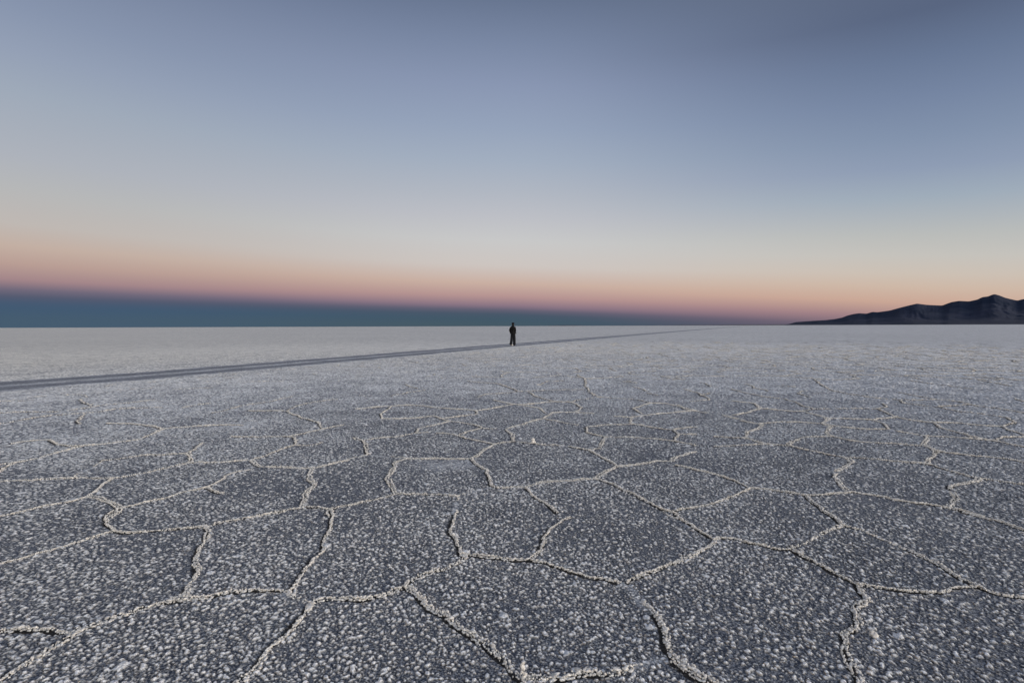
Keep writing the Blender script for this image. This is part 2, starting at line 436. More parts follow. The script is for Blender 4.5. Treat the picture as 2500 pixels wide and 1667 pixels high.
for (p, q) in voronoi_edges(1.30, -46, 62, -3, 62, 3):
    m_ = ((p[0] + q[0]) / 2, (p[1] + q[1]) / 2); dist = math.hypot(*m_)
    if dist < 1.0 or dist > 60: continue
    if in_survey(m_) or in_survey(p) or in_survey(q): continue
    if m_[1] < -.5 * abs(m_[0]): continue
    ts = track_side(m_)
    if ts < 2.2: continue                      # beyond the tracks the crust is smooth
    right = (m_[0] / dist + .9) / 1.6
    keep = .85 * float(sstep(58, 20, np.array(dist)))
    if rv.random() > keep * (0.42 + .75 * right): continue
    mid = ((p[0] + q[0]) / 2 + rv.uniform(-.12, .12), (p[1] + q[1]) / 2 + rv.uniform(-.12, .12))
    lines.append((np.array([p, mid, q]), min(1.0, rv.choice((.6, .85, 1.0)) * (.62 + .55 * right)), False))

def wander(pts, step, amp):
    """subdivide a polyline finely and let it wander like a pressed crust edge"""
    out = [pts[0]]
    seg = np.linalg.norm(np.diff(pts, axis=0), axis=1); s = np.concatenate([[0], np.cumsum(seg)])
    n = max(3, int(s[-1] / step)); u = np.linspace(0, s[-1], n)
    x = np.interp(u, s, pts[:, 0]); y = np.interp(u, s, pts[:, 1])
    # corner rounding
    k = max(1, int(.022 / step))
    if n > 4 * k:
        ker = np.ones(2 * k + 1) / (2 * k + 1)
        for arr in (x, y):
            pad = np.concatenate([np.full(k, arr[0]), arr, np.full(k, arr[-1])]); sm = np.convolve(pad, ker, 'valid'); w = np.minimum(1, np.minimum(np.arange(n), np.arange(n)[::-1]) / k)
            arr += (sm - arr) * w
    dx = np.gradient(x); dy = np.gradient(y); ln = np.hypot(dx, dy) + 1e-9; nx, ny = -dy / ln, dx / ln
    off = np.zeros(n); ph = rng.uniform(0, 1000)
    for wl, a in ((.55, 1.0), (.23, .75), (.10, .5), (.045, .3)):
        off += a * (vnoise(u / wl + ph, np.zeros(n) + ph, 5) - .5) * 2
    env = np.minimum(1, np.minimum(u, s[-1] - u) / .12)
    off *= amp * env
    return np.stack([x + nx * off, y + ny * off], 1), np.stack([nx, ny], 1), u, s[-1]

# ------------------------------------------------------------------ the ground sheet: polar grid, fine near the camera
def radii():
    r = [0.0, .35, .7]; x = 0.95
    while x < 70000:
        r.append(x)
        if x < 1.6: g = .004
        elif x < 9: g = .0018
        elif x < 22: g = .0022
        elif x < 60: g = .004
        elif x < 150: g = .012
        else: g = .05
        x *= 1 + g
    return np.array(r)
RAD = radii()
fan = np.radians(57)
th = np.concatenate([np.linspace(-fan, fan, int(2 * fan / .0018)), np.linspace(fan, 2 * math.pi - fan, 90)[1:-1]])
NR, NTH = len(RAD), len(th)
NF = int(2 * fan / .0018)
RR_, TT_ = np.meshgrid(RAD, th, indexing='ij')
GX = RR_ * np.sin(TT_); GY = RR_ * np.cos(TT_)

LOW = (.013, .004)      # shifts the dark crack band near-left, painting in the ridges' shaded side
dmin = np.full((NR, NTH), 9.0, dtype=np.float32)       # distance to the nearest ridge
dstr = np.zeros((NR, NTH), dtype=np.float32)           # and its strength
paths = []
for pts, st, twin in lines:
    dist = float(np.hypot(*pts.mean(0)))
    step = .0085 if dist < 6 else (.016 if dist < 10 else .04)
    P, Nn, u, Ltot = wander(pts, step, .022 if len(pts) > 3 else .05)
    gapv = vnoise(u / .30 + dist * 7, u * 0 + dist, 77)         # places where the ridge sinks away
    live = sstep(.05, .13, gapv) if st > .9 else sstep(.30, .42, gapv)
    paths.append((P, Nn, u, Ltot, st, twin, dist, live))
    kq = max(1, int(.04 / step)); Q = P[::kq]; QL = live[::kq]
    for a in range(0, len(Q) - 1):
        p, q = Q[a], Q[a + 1]
        rr = math.hypot((p[0] + q[0]) / 2, (p[1] + q[1]) / 2); tt = math.atan2((p[0] + q[0]) / 2, (p[1] + q[1]) / 2)
        if abs(tt) > fan: continue
        R0 = .16 + .5 * math.hypot(*(q - p))
        i0, i1 = np.searchsorted(RAD, (rr - R0, rr + R0)); dt = R0 / max(rr, .3)
        j0 = int((tt - dt + fan) / (2 * fan) * (NF - 1)); j1 = int((tt + dt + fan) / (2 * fan) * (NF - 1)) + 2
        j0 = max(0, j0); j1 = min(NF, j1)
        if i1 <= i0 or j1 <= j0: continue
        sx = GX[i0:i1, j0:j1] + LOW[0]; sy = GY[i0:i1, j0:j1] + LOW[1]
        d = q - p; l2 = d @ d + 1e-12
        t = np.clip(((sx - p[0]) * d[0] + (sy - p[1]) * d[1]) / l2, 0, 1)
        dd = np.hypot(sx - p[0] - t * d[0], sy - p[1] - t * d[1]).astype(np.float32)
        cur = dmin[i0:i1, j0:j1]; m = dd < cur
        cur[m] = dd[m]; dstr[i0:i1, j0:j1][m] = st * (.15 + .85 * QL[a])

# distance to the wheel tracks
def dist_poly(x, y, P):
    best = np.full(x.shape, 1e9); 
    for p, q in zip(P[:-1], P[1:]):
        d = q - p; t = np.clip(((x - p[0]) * d[0] + (y - p[1]) * d[1]) / (d @ d), 0, 1)
        s = np.hypot(x - p[0] - t * d[0], y - p[1] - t * d[1]); best = np.minimum(best, s)
    return best
d0 = (trk[0] - trk[1]) / np.linalg.norm(trk[0] - trk[1]); d1 = (trk[-1] - trk[-2]) / np.linalg.norm(trk[-1] - trk[-2])
trk_full = np.vstack([trk[0] + d0 * 40, trk[0] + d0 * 12, trk, trk[-1] + d1 * 500])
dtrk = dist_poly(GX, GY, trk_full)

r = RR_
# soft unevenness of the crust
z = (fbm(GX / 1.4, GY / 1.4, 3, 3) - .5) * .035 * sstep(60, 25, r)
def worley(x, y, cell, rad_lo, rad_hi, prob, seed, hgt):
    """popcorn nubs: rounded caps of uneven size; returns height and mask"""
    gx = x / cell; gy = y / cell
    xi = np.floor(gx).astype(np.int64); yi = np.floor(gy).astype(np.int64)
    H = np.zeros(x.shape, dtype=np.float32); Mk = np.zeros(x.shape, dtype=np.float32)
    for a in (-1, 0, 1):
        for b in (-1, 0, 1):
            cx = xi + a; cy = yi + b
            on = hash01(cx, cy, seed + 3) < prob
            px = (cx + hash01(cx, cy, seed)) * cell; py = (cy + hash01(cx, cy, seed + 1)) * cell
            h2 = hash01(cx, cy, seed + 2)
            R = rad_lo + (rad_hi - rad_lo) * h2 ** 1.6
            # uneven, slightly stretched outline
            an = hash01(cx, cy, seed + 4) * 3.1416; ca, sa = np.cos(an), np.sin(an); e = .78 + .5 * hash01(cx, cy, seed + 5)
            dx = x - px; dy = y - py
            u = (dx * ca + dy * sa) / e; v = (-dx * sa + dy * ca) * e
            q = 1 - (u * u + v * v) / (R * R)
            ok = on & (q > 0)
            hh = np.where(ok, np.sqrt(np.maximum(q, 0)) * R * hgt, 0)
            H = np.maximum(H, hh.astype(np.float32)); Mk = np.maximum(Mk, np.where(ok, np.minimum(1, q * 4.0 + .15), 0).astype(np.float32))
    return H, Mk
sel = (np.abs(np.where(TT_ > math.pi, TT_ - 2 * math.pi, TT_)) <= fan + .01) & (r > .9) & (r < 60)
sx, sy = GX[sel], GY[sel]
# domain warp so the nubs clump into little worms and clusters
wx = sx + (fbm(sx / .05, sy / .05, 41, 2) - .5) * .015; wy = sy + (fbm(sx / .05, sy / .05, 51, 2) - .5) * .015
dens = fbm(sx / .5, sy / .5, 61, 3); dens2 = fbm(sx / 2.2, sy / 2.2, 71, 2)
prob = np.clip(.66 + .9 * (dens - .5) + .4 * (dens2 - .5), .2, .95)
h1, m1 = worley(wx, wy, .0255, .0054, .0128, prob, 11, .95)
h2, m2 = worley(wx, wy, .0145, .0025, .0070, np.clip(prob + .05, .1, .85), 23, .9)
h3, m3 = worley(sx, sy, .30, .015, .034, .22, 37, .6)
nz = (fbm(sx / .012, sy / .012, 81, 2) - .5)
hn = np.maximum(np.maximum(h1, h2), h3 * (.7 + 1.2 * nz))
cov = np.maximum(np.maximum(m1, m2 * .58), m3 * .9)
hn = hn * (1 + .4 * nz)
rs = r[sel]; ds = dmin[sel]; ss = dstr[sel]; ts = dtrk[sel]
# bare, smoother patches (two drained spots in the photograph)
patch = np.zeros_like(rs)
for (ax, ay, wx_, wy_) in ((1106, 1134, .40, .24), (565, 1038, .42, .26)):
    px, py = ground_pt(ax, ay); patch = np.maximum(patch, np.exp(-(((sx - px) / wx_) ** 2 + ((sy - py) / wy_) ** 2) ** 2))
patch = np.clip(patch * (.62 + .9 * nz), 0, 1)
# farther out the grid is coarser than the nubs: blend to their mean, with clumps at the scale of the grid
clump = fbm(sx / .16, sy / .16, 91, 3)
far = sstep(14, 34, rs)
calm = sstep(1.9, .9, ts)                                # rolled flat under the wheels
shore = sstep(.0, .045, ds)
wob = .006 + .036 * fbm(sx / .07, sy / .07, 101, 2)
wob = wob + .0030 * np.maximum(0, rs - 5)
crack_shade = ss ** 2 * sstep(wob, wob * .4, ds) * .9  # brown crack soil plus the ridge's own shade, painted into the colour
powder = (1 - ss) * sstep(.045, .0, ds) * (ss > 0) * .45
up = ss * .008 * np.exp(-(ds / .05) ** 2)
zz = z[sel] + hn * (.35 + .65 * shore) * (1 - calm) * (1 - .8 * patch) * (1 - .5 * far) + up - .010 * crack_shade + (clump - .5) * .04 * sstep(6, 16, rs) * (1 - calm) * sstep(.035, .15, ds)
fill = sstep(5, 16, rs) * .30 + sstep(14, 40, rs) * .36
leftw = sstep(1.0, -14.0, sx) * .06  # left side paler: light-facing brightness put into the salt cover
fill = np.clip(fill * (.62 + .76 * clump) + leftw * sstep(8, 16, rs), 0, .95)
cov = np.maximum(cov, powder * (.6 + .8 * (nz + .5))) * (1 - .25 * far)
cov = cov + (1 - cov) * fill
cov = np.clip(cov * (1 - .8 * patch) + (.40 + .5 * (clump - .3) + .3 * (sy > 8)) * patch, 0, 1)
FARC = (.50 - .07 * GX / np.maximum(r, 1) + .10 * fbm(GX / 9, GY / 9, 111, 3) + .05 * (fbm(GX / 60, GY / 60, 121, 2) - .5))  # cover falls to the right, painting in the dimmer view towards the glow
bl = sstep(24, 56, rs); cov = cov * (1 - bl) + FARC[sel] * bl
trackcov = .16 + .22 * clump
rut = np.maximum(0, 1 - (np.abs(ts - .66) / .56) ** 2)
mid = (ts < .75)
wear = np.clip(np.maximum(sstep(0, .8, rut), np.where(mid, .75, 0)) , 0, 1)
cov = cov * (1 - wear) + trackcov * wear
cover = np.full(r.shape, .72); crack_shadeA = np.zeros(r.shape)
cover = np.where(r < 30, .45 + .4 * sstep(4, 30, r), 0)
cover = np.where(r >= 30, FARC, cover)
cover[sel] = cov; crack_shadeA[sel] = crack_shade
o_ = (r >= 60) & (dtrk < 1.2); cover[o_] = .34
z[sel] = zz
V = np.stack([GX, GY, z], -1).reshape(-1, 3)
i = np.arange(NR - 1)[:, None]; j = np.arange(NTH)[None, :]; jn = (j + 1) % NTH
F = np.stack([i * NTH + j, (i + 1) * NTH + j, (i + 1) * NTH + jn, i * NTH + jn], -1)[1:].reshape(-1, 4)
F = F[:, ::-1]
V[:NTH] = V[:NTH] * 0      # centre ring collapsed (unused)
capv = len(V); V = np.vstack([V, [[0, 0, 0]]])
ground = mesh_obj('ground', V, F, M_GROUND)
cov_all = np.append(cover.reshape(-1), .5); crack_shade_all = np.append(crack_shadeA.reshape(-1), 0)
cream = np.clip(sstep(8, 30, r) * (.55 - .45 * GX / np.maximum(r, 1)), 0, 1)  # far crust warmer to the left: warm low light put into the colour
attr(ground, 'cream', np.append(cream.reshape(-1), 0)); attr(ground, 'cover', cov_all); attr(ground, 'crack_shade', crack_shade_all)
tag(ground, 'salt flat of pale popcorn crust cracked into polygons, reaching to the horizon', 'salt flat', 'structure')

def ground_z(x, y):
    return (fbm(x / 1.4, y / 1.4, 3, 3) - .5) * .035 * sstep(60, 25, np.hypot(x, y))

# ------------------------------------------------------------------ wheel tracks: two pressed, damp bands
def band(P, off, hw, z0):
    seg = np.linalg.norm(np.diff(P, axis=0), axis=1); s = np.concatenate([[0], np.cumsum(seg)])
    u = [0.0]
    while u[-1] < s[-1]:
        x = np.interp(u[-1], s, P[:, 0]); y = np.interp(u[-1], s, P[:, 1]); u.append(u[-1] + max(.12, .006 * math.hypot(x, y)))
    u = np.array(u); x = np.interp(u, s, P[:, 0]); y = np.interp(u, s, P[:, 1])
    dx = np.gradient(x); dy = np.gradient(y); ln = np.hypot(dx, dy); nx, ny = -dy / ln, dx / ln
    k = 13; w = np.linspace(-1, 1, k)
    edge = hw * (1 + .34 * (vnoise(u / .5, u * 0 + off * 9, 8) - .5))
    X = x[:, None] + nx[:, None] * (off + w[None, :] * edge[:, None]); Y = y[:, None] + ny[:, None] * (off + w[None, :] * edge[:, None])
    fb = fbm(X / .3, Y / .12, 19, 3)
    Z = ground_z(X, Y) + .004 - .006 * (1 - w[None, :] ** 2) + z0 + (1 - w[None, :] ** 2) * (fb - .5) * .012
    Z[:, 0] -= .012; Z[:, -1] -= .012
    cv = .0 + .13 * fb + .44 * np.abs(w[None, :]) ** 2.4
    n, k_ = X.shape
    a = np.arange(n - 1)[:, None]; b = np.arange(k - 1)[None, :]
    Fq = np.stack([a * k + b, (a + 1) * k + b, (a + 1) * k + b + 1, a * k + b + 1], -1).reshape(-1, 4)
    return np.stack([X, Y, Z], -1).reshape(-1, 3), Fq[:, ::-1], cv.reshape(-1)
Va, Fa, ca = band(trk_full, -.76, .76, .006); Vb, Fb, cb_ = band(trk_full, .76, .76, .006)
track = mesh_obj('vehicle_track', np.vstack([Va, Vb]), np.vstack([Fa, Fb + len(Va)]), M_GROUND)
attr(track, 'cover', np.concatenate([ca, cb_])); attr(track, 'crack_shade', np.zeros(len(ca) + len(cb_)))
tag(track, 'pair of dark wheel tracks running across the salt to the horizon', 'vehicle track', 'structure')

# ------------------------------------------------------------------ ridges of pressed-up salt along the cracks
def ico(sub):
    import bmesh
    bm = bmesh.new(); bmesh.ops.create_icosphere(bm, subdivisions=sub, radius=1); bm.verts.ensure_lookup_table()
    v = np.array([p.co[:] for p in bm.verts]); f = np.array([[q.index for q in p.verts] for p in bm.faces]); bm.free(); return v, f
ICO1 = ico(1); ICO2 = ico(2)
def blobs(pos, dirs, rl, rw, rh, base):
    """many lumpy grains in one mesh: centres, long-axis directions, three radii"""
    bv, bf = base; n = len(pos); m = len(bv)
    jit = 1 + rng.uniform(-.36, .36, (n, m, 1))
    v = bv[None] * jit
    lx = v[..., 0] * rl[:, None]; ly = v[..., 1] * rw[:, None]; lz = v[..., 2] * rh[:, None]
    tilt = rng.uniform(-.35, .35, n)[:, None]
    lz = lz + lx * tilt
    ux, uy = dirs[:, 0][:, None], dirs[:, 1][:, None]
    X = pos[:, 0][:, None] + lx * ux - ly * uy; Y = pos[:, 1][:, None] + lx * uy + ly * ux; Z = pos[:, 2][:, None] + lz
    V = np.stack([X, Y, Z], -1).reshape(-1, 3)
    F = (bf[None] + (np.arange(n) * m)[:, None, None]).reshape(-1, 3)
    return V, F
acc = {0: [[] for _ in range(6)], 1: [[] for _ in range(6)]}
for P, Nn, u, Lt, st, twin, dist, live in paths:
    if dist > 48: continue
    n = len(P)
    dd = np.hypot(P[:, 0], P[:, 1])
    size = np.maximum(1.0, dd / 6.0)
    hvar = .45 + 1.1 * vnoise(u / .10 + dist * 3, u * 0, 78) * (.5 + vnoise(u / .5 + dist, u * 0, 76))
    T = np.stack([Nn[:, 1], -Nn[:, 0]], 1)
    rows = [(-.005, .62, 0), (.005, .62, 0), (0, .7, 1), (.004, .4, 1)] if not twin else [(-.011, .75, 0), (.010, .7, 0), (-.009, .6, 1), (.009, .55, 1), (0, .25, 0)]
    wsep = .35 + 1.3 * vnoise(u / .16 + dist * 5, u * 0, 79)
    lean = (vnoise(u / .3 + dist * 2, u * 0, 80) - .5) * .02
    for off, p_, tier in rows:
        m = (rng.random(n) < live) & (rng.random(n) < (p_ if dist < 4.5 else p_ ** .4) * (.95 if st > .9 else .5)) & (rng.random(n) < (1 if dist < 10 else .85))
        if not m.any(): continue
        off = off * (1 if dist < 4.2 else 1.5); k = m.sum(); thin = 1.0 + .03 * np.clip(dd[m] - 4, 0, 8); o = off * (wsep[m] if twin else 1) + rng.normal(0, .0034, k) + lean[m] * tier
        s = size[m]
        rw_ = rng.uniform(.0020, .0046, k) * np.exp(rng.normal(0, .28, k)) * (.6 + .4 * st) * (.7 + .5 * hvar[m]) * thin; rl_ = rw_ * rng.uniform(.9, 1.9, k) * s
        rh_ = rng.uniform(.0026, .0060, k) * (.6 + .4 * st) * (1 + .45 * np.clip((dd[m] - 5) / 5, 0, 1))
        zc = ground_z(P[m, 0], P[m, 1]) + .006 + (.001 + .0066 * tier) * hvar[m] * st * rng.uniform(.7, 1.2, k) - abs(off) * .12
        pos = np.stack([P[m, 0] + Nn[m, 0] * o, P[m, 1] + Nn[m, 1] * o, zc], 1)
        an = rng.normal(0, .5, k); ca_, sa_ = np.cos(an), np.sin(an)
        dr = np.stack([T[m, 0] * ca_ - T[m, 1] * sa_, T[m, 0] * sa_ + T[m, 1] * ca_], 1)
        g = acc[1 if dist < 4.2 else 0]
        for q, val in enumerate((pos, dr, rl_, rw_, rh_)): g[q].append(val)
Vs = []; Fs = []; base_n = 0
for g, b in ((acc[1], ICO2), (acc[0], ICO1)):
    if not g[0]: continue
    Vq, Fq = blobs(np.vstack(g[0]), np.vstack(g[1]), np.concatenate(g[2]), np.concatenate(g[3]), np.concatenate(g[4]), b)
    Vs.append(Vq); Fs.append(Fq + base_n); base_n += len(Vq)
ridges = mesh_obj('salt_ridges', np.vstack(Vs), np.vstack(Fs), M_RIDGE)
tag(ridges, 'cream coloured lumpy salt ridges pushed up along the cracks of the crust', 'salt ridges', 'structure')
print('ground verts', len(V), 'ridge verts', base_n)

# ------------------------------------------------------------------ single bigger salt lumps
def lump(px, py, size, tall, label, n=14):
    x, y = ground_pt(px, py); zc = float(ground_z(np.array([x]), np.array([y]))[0])
    pos = []; 
    for _ in range(n):
        a = random.uniform(0, 6.28); rr = size * math.sqrt(random.random()) * .8
        t = random.random() ** 1.5
        pos.append((rr * math.cos(a) * (1 - .7 * t), rr * math.sin(a) * (1 - .7 * t), .008 + tall * t))
    pos = np.array(pos); dr = rng.normal(size=(n, 2)); dr /= np.linalg.norm(dr, axis=1)[:, None]
    q = size * rng.uniform(.28, .5, n)
    Vq, Fq = blobs(pos, dr, q * 1.2, q, q * rng.uniform(.8, 1.3, n), ICO2)
    o = mesh_obj('salt_lump', Vq, Fq, M_RIDGE); o.location = (x, y, zc)
    tag(o, label, 'salt lump', group='loose salt lumps on the crust')
lump(1302, 1082, .030, .045, 'round pale salt lump sitting on the ridge below and right of the walker')
lump(1277, 1655, .017, .065, 'upright pointed salt lump at the ridge corner on the bottom edge')
lump(2134, 1555, .024, .012, 'flat cream salt lump just right of the twisting twin ridge')

# ------------------------------------------------------------------ distant hills
def hill_mat(name, c1, c2):
    m, n, l, b = new_mat(name)
    t = n.new('ShaderNodeTexCoord'); a = noise_tex(n, l, t.outputs['Object'], .0011, 6, .6)
    mr = n.new('ShaderNodeMapRange'); mr.inputs[1].default_value = .38; mr.inputs[2].default_value = .62; l.new(a.outputs[0], mr.inputs[0])
    l.new(mixc(n, l, mr.outputs[0], c1, c2), b.inputs['Base Color']); b.inputs['Roughness'].default_value = .95; b.inputs['Specular IOR Level'].default_value = .1
    return m
def ridged(x, y, seed, oc=5):
    s = 0; a = .5; t = 0
    for k in range(oc):
        s = s + a * (1 - np.abs(2 * vnoise(x * 2 ** k, y * 2 ** k, seed + 31 * k) - 1)); t += a; a *= .5
    return s / t
def hills(name, sky, az_right, h_right, D0, D1, D2, mat, na, nr, seed, rough):
    """terrain between distances D0..D2 whose crest, at D1, makes the skyline (azimuth, elevation)"""
    azs = []; hs = []
    for (px, py) in sky:
        v = RC @ np.array([(px - W_ / 2) / FPX, -(py - H_ / 2) / FPX, -1.0]); azs.append(math.atan2(v[0], v[1])); hs.append(max(0, v[2] / math.hypot(v[0], v[1])))
    azs += list(az_right); hs += list(h_right)
    a = np.linspace(azs[0] - .002, azs[-1], na); hh = np.interp(a, azs, hs)
    ker = np.hanning(7); ker /= ker.sum(); hh = np.convolve(np.pad(hh, 3, 'edge'), ker, 'valid')
    rr = np.linspace(D0, D2, nr)
    Aa, Rr = np.meshgrid(a, rr, indexing='ij'); Hh = np.repeat(hh[:, None], nr, 1)
    X = Rr * np.sin(Aa); Y = Rr * np.cos(Aa)
    crest = D1 * (1 + .06 * (fbm(a * 9, a * 0, seed + 2, 3) - .5))[:, None]
    # the foot starts late where the hills are low
    foot = crest - (crest - D0) * np.clip(.25 + Hh / max(hh.max(), 1e-4), 0, 1)
    tf = np.clip((Rr - foot) / (crest - foot), 0, 1); tb = np.clip((D2 - Rr) / (D2 - crest), 0, 1)
    prof = np.where(Rr < crest, tf ** 1.25, tb)
    wp = fbm(Aa * 20, Rr / 2500, seed + 5, 3)
    rg = ridged(Aa * 13 + 1.6 * wp, Rr / 5200 + 1.2 * wp, seed, 5) * .75 + ridged(X / 900, Y / 2600, seed + 9, 4) * .25
    w = 4 * prof * (1 - prof); w = np.maximum(w, 0)
    Z = Hh * Rr * prof * (1 - .7 * w * (1 - rg) - .05 * (1 - rg)) + np.where(Hh > 1e-5, 0, 0)
    Z = Z - 3
    # bring the highest line of sight back onto the measured skyline
    elv = (Z + 3 - 0) / Rr; mx = elv.max(1); k = np.where(mx > 1e-6, hh / np.maximum(mx, 1e-6), 1)
    Z = (Z + 3) * k[:, None] * (1 + .0) - .5
    Z += CAM_H * (Z > 2)
    ii = np.arange(na - 1)[:, None]; jj = np.arange(nr - 1)[None, :]
    Fq = np.stack([ii * nr + jj, ii * nr + jj + 1, (ii + 1) * nr + jj + 1, (ii + 1) * nr + jj], -1).reshape(-1, 4)
    return mesh_obj(name, np.stack([X, Y, Z], -1).reshape(-1, 3), Fq[:, ::-1], mat)
k_ = 700 / 2352
SKY1 = [(1800 + x * k_, 680 + y * k_) for x, y in [(380, 383), (430, 371), (480, 357), (560, 351), (650, 345), (720, 341), (800, 332), (860, 320), (900, 304), (950, 291), (1000, 284), (1060, 288), (1085, 280), (1110, 273), (1150, 276), (1250, 262), (1330, 240), (1400, 222), (1475, 205), (1510, 210), (1560, 216), (1680, 221),
        (1720, 206), (1760, 192), (1820, 183), (1900, 187), (1970, 172), (2010, 152), (2060, 146), (2085, 134), (2110, 127), (2150, 138), (2200, 158), (2250, 170), (2300, 181), (2330, 171), (2352, 168)]]
R_ = math.radians
h1_ = hills('hills', SKY1, [R_(50), R_(54), R_(60), R_(68), R_(78)], [.034, .040, .026, .03, .004], 11500, 16000, 20500, hill_mat('dark_rock', (0.008, 0.016, 0.038, 1), (0.022, 0.029, 0.056, 1)), 900, 170, 3, 34)
tag(h1_, 'dark navy mountain range rising to the right on the horizon', 'mountains', 'structure')
SKY2 = [(1250, 797.5), (1330, 796.6), (1350, 794.6), (1375, 794.0), (1400, 794.0), (1440, 795.2), (1520, 794.6), (1620, 794.2), (1660, 793.4), (1760, 793.0), (1800, 792.3), (1860, 792.0), (1920, 791.5), (2000, 791)]
h2_ = hills('hills', SKY2, [R_(40)], [.0], 30000, 34000, 38000, hill_mat('far_rock', (0.05, 0.052, 0.075, 1), (0.07, 0.066, 0.08, 1)), 500, 24, 8, 20)
tag(h2_, 'very low dark shoreline hills on the horizon left of the mountains', 'hills', 'structure')

# ------------------------------------------------------------------ the walker
def cloth(name, c, scale=60, rough=.9):
    m, n, l, b = new_mat(name)
    t = n.new('ShaderNodeTexCoord'); a = noise_tex(n, l, t.outputs['Object'], scale, 4)
    s = n.new('ShaderNodeVectorMath'); s.operation = 'SCALE'; s.inputs[0].default_value = c
    mr = n.new('ShaderNodeMapRange'); mr.inputs[3].default_value = .6; mr.inputs[4].default_value = 1.4; l.new(a.outputs[0], mr.inputs[0]); l.new(mr.outputs[0], s.inputs['Scale'])
    l.new(s.outputs[0], b.inputs['Base Color']); b.inputs['Roughness'].default_value = rough; b.inputs['Specular IOR Level'].default_value = .2
    a2 = noise_tex(n, l, t.outputs['Object'], 9, 3); bp = n.new('ShaderNodeBump'); bp.inputs['Distance'].default_value = .02; bp.inputs['Strength'].default_value = .6; l.new(a2.outputs[0], bp.inputs['Height']); l.new(bp.outputs[0], b.inputs['Normal'])
    return m
M_JACKET = cloth('black_jacket', (.004, .004, .005)); M_PANTS = cloth('dark_trousers', (.008, .009, .013)); M_CAP = cloth('black_cap', (.005, .005, .009))
M_SKIN = cloth('skin', (.30, .17, .11), 30, .6); M_SHOE = cloth('shoe_upper', (.03, .03, .035)); M_SOLE = cloth('white_shoe', (.78, .77, .74)); M_HAIR = cloth('dark_hair', (.012, .009, .007), 200)

def skin(name, joints, edges, mat, parent, sub=2, root=0):
    """joints: (x, y, z, rx, ry); one continuous surface grown round the skeleton"""
    me = bpy.data.meshes.new(name); me.from_pydata([j[:3] for j in joints], edges, [])
    o = bpy.data.objects.new(name, me); C.objects.link(o); o.parent = parent
    o.modifiers.new('skin', 'SKIN')
    for k, j in enumerate(joints):
        sv = me.skin_vertices[0].data[k]; sv.radius = (j[3], j[4] if len(j) > 4 else j[3]); sv.use_root = (k == root)
    if sub:
        s = o.modifiers.new('sub', 'SUBSURF'); s.levels = sub; s.render_levels = sub
    dg = bpy.context.evaluated_depsgraph_get(); nm = bpy.data.meshes.new_from_object(o.evaluated_get(dg))
    o.modifiers.clear(); o.data = nm; nm.materials.clear(); nm.materials.append(mat)
    for p in nm.polygons: p.use_smooth = True
    return o
def rings(name, rows, mat, parent, seg=20, jitter=0.0, cap=True):
    """lofted shell through ellipses: (cx, cy, cz, rx, ry[, tilt about x])"""
    V = []; F = []
    for q, rw in enumerate(rows):
        cx, cy, cz, rx, ry = rw[:5]; tl = rw[5] if len(rw) > 5 else 0
        for s in range(seg):
            a = 2 * math.pi * s / seg; j = 1 + jitter * math.sin(3 * a + q * 1.7) + jitter * .6 * math.sin(7 * a + q * 2.9)
            x = rx * math.cos(a) * j; y = ry * math.sin(a) * j
            V.append((cx + x, cy + y * math.cos(tl), cz + y * math.sin(tl)))
    n = len(rows)
    for q in range(n - 1):
        for s in range(seg):
            t = (s + 1) % seg; F.append((q * seg + s, q * seg + t, (q + 1) * seg + t, (q + 1) * seg + s))
    me = bpy.data.meshes.new(name)
    if cap: F.append(tuple(range(seg))[::-1]); F.append(tuple(range((n - 1) * seg, n * seg)))
    me.from_pydata(V, [], F); me.materials.append(mat)
    for p in me.polygons: p.use_smooth = True
    o = bpy.data.objects.new(name, me); C.objects.link(o); o.parent = parent
    return o

wxp, wyp = ground_pt(1252.5, 844.3)
walker = bpy.data.objects.new('person', None); C.objects.link(walker)
walker.location = (wxp, wyp, 0.004)
walker.scale = (.93, .95, 1.0)
walker.rotation_euler = (0, 0, math.radians(-8))
tag(walker, 'person in black jacket, dark trousers and cap walking away with hands in pockets', 'person')
# local frame: +Y away from the camera (walking direction), +X to the right; height 1.75 m
HL = (-.085, .02); HR = (.085, 0)
body = [  # pelvis root
 (0, 0, .93, .125, .10), (0, 0, 1.10, .125, .095), (0, .01, 1.28, .15, .105), (0, .01, 1.42, .13, .085), (0, .015, 1.50, .052, .055), (0, .03, 1.565, .055, .065), (0, .035, 1.63, .076, .092), (0, .03, 1.70, .060, .075),
 (-.085, 0, .88, .085, .09), (-.125, -.05, .50, .055, .06), (-.150, -.20, .16, .035, .04), (-.155, -.215, .11, .032, .035),
 (.085, .01, .88, .085, .09), (.095, .06, .49, .055, .06), (.105, .02, .09, .036, .04), (.105, .03, .06, .034, .038),
 (-.17, .0, 1.40, .055), (-.235, -.03, 1.16, .043), (-.165, .06, 1.01, .032), (-.135, .07, .97, .026),
 (.155, .0, 1.40, .055), (.185, -.04, 1.16, .043), (.155, .06, 1.01, .032), (.135, .07, .97, .026),
 (-.155, -.15, .055, .030, .025), (.105, .12, .045, .034, .025)]
be = [(0, 1), (1, 2), (2, 3), (3, 4), (4, 5), (5, 6), (6, 7), (0, 8), (8, 9), (9, 10), (10, 11), (0, 12), (12, 13), (13, 14), (14, 15), (3, 16), (16, 17), (17, 18), (18, 19), (3, 20), (20, 21), (21, 22), (22, 23), (11, 24), (15, 25)]
